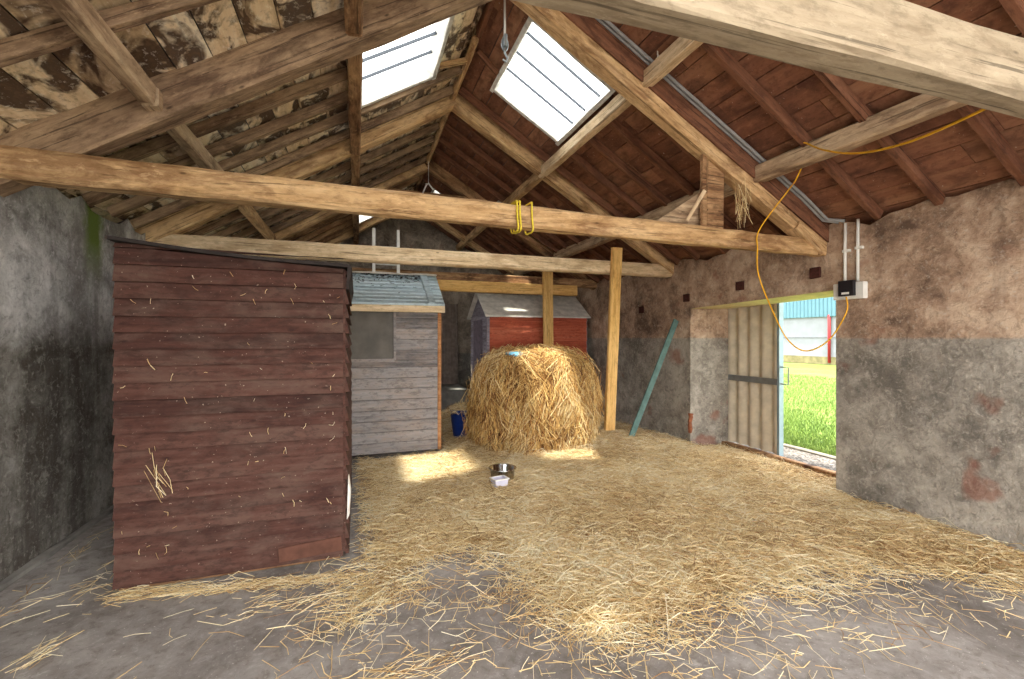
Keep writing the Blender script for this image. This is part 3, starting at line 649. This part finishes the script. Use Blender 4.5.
for sx in (0, GL):
    mb = MB(); mb.add([(sx - .01, 0, .05), (sx - .01, GD, .05), (sx - .01, GD, GE), (sx - .01, GD / 2, GR - .03), (sx - .01, 0, GE), (sx + .01, 0, .05), (sx + .01, GD, .05), (sx + .01, GD, GE), (sx + .01, GD / 2, GR - .03), (sx + .01, 0, GE)],
        [(0, 1, 2, 3, 4), (9, 8, 7, 6, 5), (0, 5, 6, 1), (1, 6, 7, 2), (2, 7, 8, 3), (3, 8, 9, 4), (4, 9, 5, 0)]); mb.build('gable_wall', M_sg, gs)
mb = MB(); mb.box(0, GL, GD - .01, GD, .05, GE); mb.build('back_wall', M_sg, gs)
def shed_roof(mb, L, D, ze, zr, ov, ovx, th, boards, back=False):
    y0, y1 = (-ov, D / 2) if not back else (D + ov, D / 2)
    sl = (zr - ze) / (D / 2); za = ze - sl * ov
    for i in range(boards):
        a, b = i / boards, (i + 1) / boards
        ya, yb = y0 + (y1 - y0) * a, y0 + (y1 - y0) * b; z_a, z_b = za + (zr - za) * a, za + (zr - za) * b
        t1, t2 = th + .014, th
        q = [(-ovx, ya, z_a), (L + ovx, ya, z_a), (L + ovx, yb, z_b), (-ovx, yb, z_b), (-ovx, ya, z_a + t1), (L + ovx, ya, z_a + t1), (L + ovx, yb, z_b + t2), (-ovx, yb, z_b + t2)]
        mb.hexa(q)
    return mb
rsl = shed_roof(MB(), GL, GD, GE + .01, GR, .1, .07, .012, 9).build('roof_slope', M_sroof, gs)
shed_roof(MB(), GL, GD, GE + .01, GR, .1, .07, .012, 9, True).build('roof_slope', M_sroof, gs)
mb = MB(); mb.box(-.07, GL + .07, -.115, -.09, GE - .15, GE - .06); mb.build('eaves_board', M_pale, gs)
mb = MB(); sl = (GR - GE) / (GD / 2); mb.bar((GL - .1, -.09, GE - .02), (GL - .13, GD / 2 - .02, GR + .03), .1, .025, .001, 3); mb.build('roof_batten', M_sroof, rsl)
mb = MB(); mb.bar((-.07, GD / 2, GR + .02), (GL + .07, GD / 2, GR + .02), .14, .02, .008, 14); mb.build('ridge_cap', M_felt, gs)
# debris on the roof
n = 260; xs = RNG.uniform(.3, GL - .1, n); b = np.clip(np.abs(RNG.normal(0, .13, n)), 0, .5); ys = GD / 2 - b - .03
P = np.stack([xs, ys, GR - .03 + .03 - (b + .03) * sl + .03], 1); o = strands(P, RNG.normal(size=(n, 3)) * (1, 1, .15), RNG.uniform(.02, .07, n), np.full(n, .004), .2, 'roof_litter', M_dark, rsl); o['kind'] = 'stuff'

# red shed
rs = empty('garden_shed', (2.37, 8.29, 0)); tag(rs, 'red shed with light grey roof in the far right corner behind the hay bale', 'shed')
RL, RD, RE, RR = 2.1, 1.25, 2.06, 2.5
lap_wall(MB(), RL, .05, lambda x: RE, .135).build('front_wall', M_sr, rs)
mb = MB(); lap_wall(mb, RD, .05, lambda y: RE, .105, ragged=.004); mb.add([(0, -.01, RE), (RD, -.01, RE), (RD / 2, -.01, RR - .03), (0, .01, RE), (RD, .01, RE), (RD / 2, .01, RR - .03)], [(0, 1, 2), (5, 4, 3), (0, 3, 4, 1), (1, 4, 5, 2), (2, 5, 3, 0)])
o = mb.build('gable_wall', M_sp, rs); turn(o, (0, RD, 0), -math.pi / 2)
o = lap_wall(MB(), RD, .05, lambda y: RE, .135).build('gable_wall', M_sp, rs); turn(o, (RL, 0, 0), math.pi / 2)
mb = MB(); mb.box(0, RL, RD - .01, RD + .01, .05, RE); mb.build('back_wall', M_sr, rs)
shed_roof(MB(), RL, RD, RE, RR, .08, .07, .012, 1).build('roof_slope', M_felt, rs); shed_roof(MB(), RL, RD, RE, RR, .08, .1, .012, 1, True).build('roof_slope', M_felt, rs)
mb = MB(); mb.box(-.055, -.035, .28, .92, .1, 1.96); mb.build('shed_door', flat('plum_grey_door', sr(104, 92, 100), .8, 0, .2), rs)
mb = MB(); mb.box(-.03, .02, -.045, .02, .05, RE); mb.build('corner_strip', M_sp, rs)

# ------------------------------------------------ straw
POLY = [(-.05, 6.2), (-.05, 3.0), (-.1, 2.67), (.22, 2.83), (.47, 3.09), (.78, 3.22), (.91, 2.9), (.91, 2.5), (1.02, 2.17), (1.21, 1.99), (1.53, 1.93), (1.78, 2.0), (2.13, 2.1), (2.48, 2.1), (3.04, 2.12),
        (3.48, 2.03), (3.74, 1.83), (4.1, 1.6), (4.7, 1.5), (5.4, 3.2), (5.4, 5.5), (4.7, 9.2), (2.4, 9.6), (1.15, 9.7), (1.12, 6.2)]
PA = np.array(POLY); PB = np.roll(PA, -1, 0)
def sdist(x, y):
    q = np.stack([x, y], -1)[:, None]; e = (PB - PA)[None]; w = q - PA[None]
    tt = np.clip((w * e).sum(-1) / (e * e).sum(-1), 0, 1); dd = np.linalg.norm(w - e * tt[..., None], axis=-1).min(1)
    a, b = PA[None], PB[None]; c = ((a[..., 1] > q[..., 1]) != (b[..., 1] > q[..., 1])) & (q[..., 0] < (b[..., 0] - a[..., 0]) * (q[..., 1] - a[..., 1]) / (b[..., 1] - a[..., 1] + 1e-12) + a[..., 0])
    return np.where(c.sum(1) % 2 == 1, dd, -dd)
_ph = RNG.uniform(0, 6.28, (14, 2)); _k = RNG.normal(size=(14, 2)) * 4
def lump(x, y): return sum(np.sin(_k[i, 0] * x + _k[i, 1] * y + _ph[i, 0]) for i in range(14)) / 14
BALE = (2.46, 6.15)
sst = lambda a, b, v: (lambda t: t * t * (3 - 2 * t))(np.clip((v - a) / (b - a), 0, 1))
def bed(x, y):
    d_ = sdist(x, y)
    h = -.02 + .05 * sst(-.05, .5, d_) + .06 * sst(.4, 1.8, d_) * sst(2.5, 4.5, y) + .05 * lump(x, y) * sst(.1, .8, d_)
    h += .06 * np.exp(-((x - 3.7) ** 2 + (y - 5.9) ** 2) / .5) + .05 * np.exp(-((np.hypot(x - BALE[0], y - BALE[1]) - .9) ** 2) / .06)
    return h * (.35 + .65 * sst(0, .5, 5.0 - x))
nx, ny = 116, 170; gx = np.concatenate([np.linspace(-.1, XR, 104), np.linspace(XR + .04, 5.09, 12)]); gy = np.linspace(1.5, 9.7, ny)
X, Y = np.meshgrid(gx, gy); Z = bed(X.ravel(), Y.ravel()); V = np.stack([X.ravel(), Y.ravel(), Z], 1)
Fq = [(j * nx + i, j * nx + i + 1, (j + 1) * nx + i + 1, (j + 1) * nx + i) for j in range(ny - 1) for i in range(nx - 1)
      if max(Z[j * nx + i], Z[j * nx + i + 1], Z[(j + 1) * nx + i], Z[(j + 1) * nx + i + 1]) > .004 and (i < 103 or DY0 + .03 < gy[j] < 5.2)]
sb = mesh('straw_bedding', V, Fq, M_litter, smooth=True)
tag(sb, 'deep bed of loose golden straw spread over the concrete floor', 'straw', kind='stuff')
N = 230000; x = RNG.uniform(-.4, 5.06, N); y = 1.4 + 8.2 * RNG.uniform(0, 1, N) ** 1.25; d_ = sdist(x, y) + .22 * lump(x * 2, y * 2)
keep = (RNG.uniform(0, 1, N) < .02 + .98 * sst(-.22, .45, d_) ** 1.3) & (d_ > -.6)
keep &= (x < XR - .02) | ((y > DY0 + .05) & (y < 5.22))
keep &= ~((x < .02) & (y > 3.42)) & ~((x < 1.12) & (y > 6.25)) & ~((x > 2.5) & (y > 8.85))
x, y = x[keep], y[keep]; n = len(x)
th = RNG.uniform(0, 2 * math.pi, n); L = RNG.gamma(3.2, .042, n).clip(.03, .34)
D = np.stack([np.cos(th), np.sin(th), RNG.normal(0, .12, n)], 1)
xx = np.where((y > DY0 + .05) & (y < 5.22), np.minimum(x, 5.07 - np.abs(np.cos(th)) * L * .5), np.minimum(x, XR - .02 - np.abs(np.cos(th)) * L * .5))
P = np.stack([xx, y, np.maximum(bed(x, y), 0) + .005 + np.abs(RNG.normal(0, .016, n))], 1)
o = strands(P, D, L, RNG.uniform(.0011, .0026, n), .3, 'loose_straw', M_straw, sb); o['kind'] = 'stuff'
# scattered wisps on the bare concrete
cl = []
def wisp(cx, cy, sx, sy, n, dirx=None, zmax=.02):
    for _ in range(n):
        a = random.uniform(0, 6.28) if dirx is None else random.gauss(dirx, .35); cl.append((random.gauss(cx, sx), random.gauss(cy, sy), random.uniform(.004, zmax), math.cos(a), math.sin(a)))
for k in range(16): wisp(-1.35 + .085 * k, 3.4 - .015 * k, .06, .03, 30, -.1, .035)
for k in range(8): wisp(-.5 + .1 * k, 3.05 - .02 * k, .1, .07, 14, .2)
wisp(-1.5, 2.9, .03, .06, 26, 1.2, .03); wisp(.25, 2.2, .16, .04, 60, .1); wisp(0, 2.5, .3, .12, 26); wisp(-.75, 2.95, .3, .1, 14, 0); wisp(-1.8, 3.4, .12, .2, 16, .6); wisp(-1.95, 4.0, .05, .5, 40, 1.5); wisp(-1.55, 3.75, .06, .2, 30)
wisp(2.4, 1.75, .5, .12, 26); wisp(3.2, 1.75, .4, .15, 34); wisp(1.25, 1.85, .3, .1, 40); wisp(-.8, 2.6, .4, .2, 8); wisp(.5, 2.7, .25, .2, 70); wisp(2.6, 1.95, .5, .1, 60)
A = np.array(cl); A[:, 0] = np.clip(A[:, 0], XL + .2, XR - .2); n = len(A)
o = strands(A[:, :3], np.stack([A[:, 3], A[:, 4], RNG.normal(0, .06, n)], 1), RNG.gamma(3.5, .04, n).clip(.03, .3), RNG.uniform(.001, .0022, n), .25, 'straw_wisps', M_straw)
tag(o, 'thin scattered wisps of straw on the bare grey concrete in front', 'straw', kind='stuff')
n = 70; P = np.stack([RNG.uniform(-1.4, -.12, n), np.full(n, 3.452), RNG.uniform(.15, 2.1, n)], 1)
k = 12; P[:k, 0] = RNG.normal(-1.19, .025, k); P[:k, 2] = RNG.normal(.69, .06, k); Lw = RNG.uniform(.015, .05, n); Lw[:k] = RNG.uniform(.1, .24, k)
D = RNG.normal(size=(n, 3)) * (.6, .05, 1); D[:k] = RNG.normal(size=(k, 3)) * (.25, .05, .1) + (-.35, 0, 1)
o = strands(P, D, Lw, RNG.uniform(.0012, .0024, n), .3, 'straw_wisps', M_straw); tag(o, 'bits of straw caught on the boards of the dark red-brown shed', 'straw', kind='stuff')
n = 46; P = np.stack([RNG.normal(3.45, .035, n), RNG.uniform(3.3, 3.36, n), RNG.uniform(2.76, 3.0, n)], 1)
o = strands(P, RNG.normal(size=(n, 3)) * (.22, .2, .1) + (0, 0, 1), RNG.uniform(.12, .3, n), RNG.uniform(.0016, .003, n), .15, 'straw_wisps', M_straw); tag(o, 'straggly wisps of straw from a nest above the strapped beam by the board post', 'straw', kind='stuff')

# hay bale
hb = empty('hay_bale', (*BALE, .03)); tag(hb, 'big shaggy round hay bale standing upright in the middle of the straw', 'hay bale')
prof = [(.82, 0), (.85, .2), (.86, .5), (.85, .8), (.8, .98), (.73, 1.13), (.6, 1.24), (.38, 1.3), (.0, 1.31)]
def prof_at(s):
    L_ = [0]
    for a, b in zip(prof, prof[1:]): L_.append(L_[-1] + math.hypot(b[0] - a[0], b[1] - a[1]))
    L_ = np.array(L_) / L_[-1]; pr_ = np.array(prof)
    return np.interp(s, L_, pr_[:, 0]), np.interp(s, L_, pr_[:, 1])
def bale_r(r, z, a): return r * (1 + .04 * np.sin(3 * a + 1) + .04 * np.sin(5 * a + z * 3) + .035 * np.sin(8 * a - 5 * z) + .03 * np.sin(13 * a + 7 * z + 2))
na, ns = 64, 30; V = []
for s in np.linspace(0, 1, ns):
    r, z = prof_at(s)
    for k in range(na):
        a = 2 * math.pi * k / na; rr = bale_r(r, z, a); V.append((rr * math.cos(a), rr * math.sin(a), z))
Fq = [(j * na + k, j * na + (k + 1) % na, (j + 1) * na + (k + 1) % na, (j + 1) * na + k) for j in range(ns - 1) for k in range(na)]
mesh('bale_core', V, Fq, flat('dark_hay', sr(120, 80, 42), .95, 0, .4, 14), hb, True)  # core coloured dark to stand for shade in the gaps between stalks
n = 26000; s = RNG.uniform(0, 1, n) ** .85; r, z = prof_at(s); a = RNG.uniform(0, 2 * math.pi, n)
off = np.abs(RNG.normal(.02, .045, n)); rr = bale_r(r, z, a) + off
up = sst(.95, 1.35, z)
P = np.stack([rr * np.cos(a), rr * np.sin(a), z + off * up], 1)
out = np.stack([np.cos(a), np.sin(a), np.zeros(n)], 1); tang = np.stack([-np.sin(a), np.cos(a), np.zeros(n)], 1)
D = np.array([0, 0, -1.]) * (1 - .75 * up)[:, None] + out * (.12 + .6 * up + RNG.normal(0, .16, n))[:, None] + tang * (RNG.normal(0, .5, n) + .75 * np.sin(7 * a + 5 * z) * np.sin(4 * z - 3 * a + 1) + .6 * RNG.normal(size=n) * up)[:, None]
D += RNG.normal(0, .12, (n, 3)); L = RNG.gamma(6, .036, n).clip(.07, .45) * (1 - .25 * up); P[:, 2] = np.maximum(P[:, 2], .02)
o = strands(P, D, L, RNG.uniform(.0018, .0046, n), .3, 'shaggy_hay', M_hay, hb); o['kind'] = 'stuff'
mb = MB(); mb.lathe([(0, .0), (.12, .02), (.16, .0), (.165, .025), (.12, .05), (0, .055)], (0, 0, 0), 14)
o = mb.build('plastic_sheet', M_sky, None, True); o.location = (2.1, 5.9, 1.355); o.rotation_euler = (.1, .06, 0); tag(o, 'scrap of pale blue plastic lying on top of the hay bale', 'plastic sheet')

# bucket
b = empty('bucket', (1.56, 6.87, .07)); tag(b, 'dark blue plastic bucket behind the left of the hay bale', 'bucket')
mb = MB(); mb.lathe([(0, 0), (.15, 0), (.2, .4), (.215, .4), (.215, .43), (.195, .43), (.145, .02), (0, .02)]); bb = mb.build('bucket_body', M_blue, b, True)
mb = MB(); mb.tube([(.21 * math.cos(q_), .21 * math.sin(q_) * .3 - .2 * math.sin(q_), .4 - .05 * math.sin(q_)) for q_ in [math.pi * i / 14 for i in range(15)]], .006, 6); mb.build('handle', M_galv, bb)
n = 700; a = RNG.uniform(0, 6.28, n); r = .22 * np.sqrt(RNG.uniform(0, 1, n)); P = np.stack([1.56 + r * np.cos(a) - .03, 6.87 + r * np.sin(a), .47 + .12 * (1 - (r / .22) ** 2) * RNG.uniform(.1, 1, n)], 1)
o = strands(P, RNG.normal(size=(n, 3)) * (1, 1, .35), RNG.uniform(.06, .2, n), RNG.uniform(.0018, .0034, n), .2, 'bucket_straw', M_straw); tag(o, 'heap of straw filling the dark blue bucket', 'straw', kind='stuff')
# bowl, tub
bz = float(bed(np.array([1.47]), np.array([4.58]))[0]) + .01
o_ = MB().lathe([(0, 0), (.112, 0), (.124, .012), (.132, .105), (.15, .112), (.15, .118), (.128, .115), (.116, .018), (0, .012)], n=40).build('feed_bowl', M_steel, None, True); o_.location = (1.47, 4.58, bz); tag(o_, 'shallow shiny steel feed bowl lying on the straw before the hay bale', 'bowl')
e = empty('plastic_tub', (1.37, 4.37, bz), .2); tag(e, 'small pale plastic tub in front of the steel bowl', 'tub')
mb = MB(); s_, t_ = .075, .066
ring = lambda h, z: [(-h, -h * .75, z), (h, -h * .75, z), (h, h * .75, z), (-h, h * .75, z)]
mb.add(ring(t_, 0) + ring(s_, .075) + ring(s_ - .008, .075) + ring(t_ - .006, .012), [(3, 2, 1, 0)] + [(i, (i + 1) % 4, 4 + (i + 1) % 4, 4 + i) for i in range(4)] + [(4 + i, 4 + (i + 1) % 4, 8 + (i + 1) % 4, 8 + i) for i in range(4)] + [(8 + i, 8 + (i + 1) % 4, 12 + (i + 1) % 4, 12 + i) for i in range(4)] + [(12, 13, 14, 15)])
tb = mb.build('tub_body', M_lav, e)
mb = MB(); mb.add(ring(s_ + .008, .068) + ring(s_ + .008, .08) + ring(s_ - .006, .08) + ring(s_ - .006, .068), [(i + 4 * j, (i + 1) % 4 + 4 * j, (i + 1) % 4 + 4 * ((j + 1) % 4), i + 4 * ((j + 1) % 4)) for j in range(4) for i in range(4)]); mb.build('tub_rim', M_white, tb)
mb = MB(); mb.box(s_ - .01, s_ + .004, -.04, .03, .02, .06); mb.build('blue_sticker', M_blue, tb)

# plank, ladder
beam('plank', (3.72, 5.62, .06), (4.56, 5.62, 1.87), .025, .09, M_teal, 'teal painted plank leaning against the right wall beside the doorway', 'plank', jit=.001)
ld = empty('ladder', (.26, 7.72, 0)); tag(ld, 'white ladder standing behind the grey shed', 'ladder')
for x in (0, .39):
    mb = MB(); mb.bar((x, -.1, 0), (x, 0, 3.4), .03, .05, 0, 2, up=(1, 0, 0)); mb.build('rail', M_alu, ld)
for k in range(11):
    z = .27 + .283 * k; mb = MB(); mb.tube([(0, -.1 + .1 * z / 3.4, z), (.39, -.1 + .1 * z / 3.4, z)], .014, 8); mb.build('rung', M_alu, ld)
mb = MB(); mb.bar((XR - .01, 5.36, .22), (XR + .0, 5.36, .5), .05, .05, .014, 5, .3, (0, 1, 0)); o = mb.build('exposed_brick', M_brick, wr)

# ------------------------------------------------ outside the doorway
t = NT('lawn'); p = t.coord(); n1 = t.noise(p, .35, 5, .6); n2 = t.noise(p, 5, 6, .7)
c = t.mix(t.rampf(n2, .3, .7), sr(74, 100, 34), sr(106, 130, 54)); c = t.mix(t.math('MULTIPLY', t.rampf(n1, .5, .66), .5), c, sr(138, 136, 80)); t.col(c).rough(.9); t.bump(n2, .6, .05); M_lawn = t.m
M_blade = straw_mat('grass_blade', [(0, sr(64, 90, 26)), (.5, sr(86, 114, 38)), (1, sr(120, 140, 66))])
mb = MB(); mb.box(6.12, 60, -12, 60, -.2, -.03); lawn = tag(mb.build('lawn', M_lawn), 'bright green lawn outside the doorway', 'grass', kind='stuff')
n = 30000; x = 6.15 + 12 * RNG.uniform(0, 1, n) ** 1.6; y = x * RNG.uniform(.55, 1.0, n); hgt = RNG.uniform(.03, .09, n)
o = strands(np.stack([x, y, -.03 + hgt / 2], 1), RNG.normal(size=(n, 3)) * (.4, .4, 0) + (0, 0, 1), hgt, RNG.uniform(.002, .005, n), .15, 'grass_blades', M_blade, lawn); o['kind'] = 'stuff'
mb = MB(); mb.bar((6.06, 0, -.04), (6.06, 12, -.04), .1, .1, .004, 30); tag(mb.build('trim_3', flat('kerb_concrete', sr(104, 100, 92), .9, 0, .2, 8)), kind='structure')
t = NT('gravel'); vo = t.new('TexVoronoi'); vo.inputs['Scale'].default_value = 38; t.link(t.coord(), vo.inputs['Vector'])
c = t.ramp(t.xyz(vo.outputs['Color'])[0], [(0, sr(50, 47, 45)), (.5, sr(84, 80, 76)), (1, sr(122, 117, 112))]); t.col(c).rough(.9); t.bump(vo.outputs['Distance'], .9, .02); M_grav = t.m
mb = MB(); mb.box(5.26, 6.02, 0, 12, -.2, -.02); tag(mb.build('gravel', M_grav), 'grey gravel strip between the barn doorway and the lawn', 'gravel', kind='stuff')
bn = empty('farm_building', (27, 22, 0)); tag(bn, 'distant white farm building with pale blue cladding and a red pipe seen through the doorway', 'building')
mb = MB(); mb.box(0, .4, -25, 30, .45, 2.95); mb.build('white_wall', flat('white_wall', sr(122, 125, 133), .9, 0, .06, 2), bn)
mb = MB(); mb.box(-.06, .4, -25, 30, 0, .46); mb.build('concrete_base', flat('mossy_concrete', sr(112, 106, 76), .9, 0, .25, 3), bn)
mb = MB(); n = 220
for i in range(n):
    y = -25 + 55 * i / n; mb.add([(-.1, y, 2.9), (-.17, y + .08, 2.9), (-.17, y + .17, 2.9), (-.1, y + .25, 2.9), (-.1, y, 7), (-.17, y + .08, 7), (-.17, y + .17, 7), (-.1, y + .25, 7)], [(0, 1, 5, 4), (1, 2, 6, 5), (2, 3, 7, 6)])
mb.box(0, .4, -25, 30, 2.95, 7); mb.build('blue_cladding', flat('blue_cladding', sr(78, 112, 126), .6, 0, .05, 2), bn)
mb = MB(); mb.box(-.05, .0, -25, 30, 1.62, 1.66); mb.build('wall_joint', flat('grey_joint', sr(104, 107, 114), .9), bn)
mb = MB(); mb.tube([(-.12, -2.6, .1), (-.12, -2.6, 3.0)], .08, 10); mb.build('red_pipe', flat('red_paint', sr(130, 34, 38), .6, 0, .08), bn, True)
bpy.context.view_layer.update()
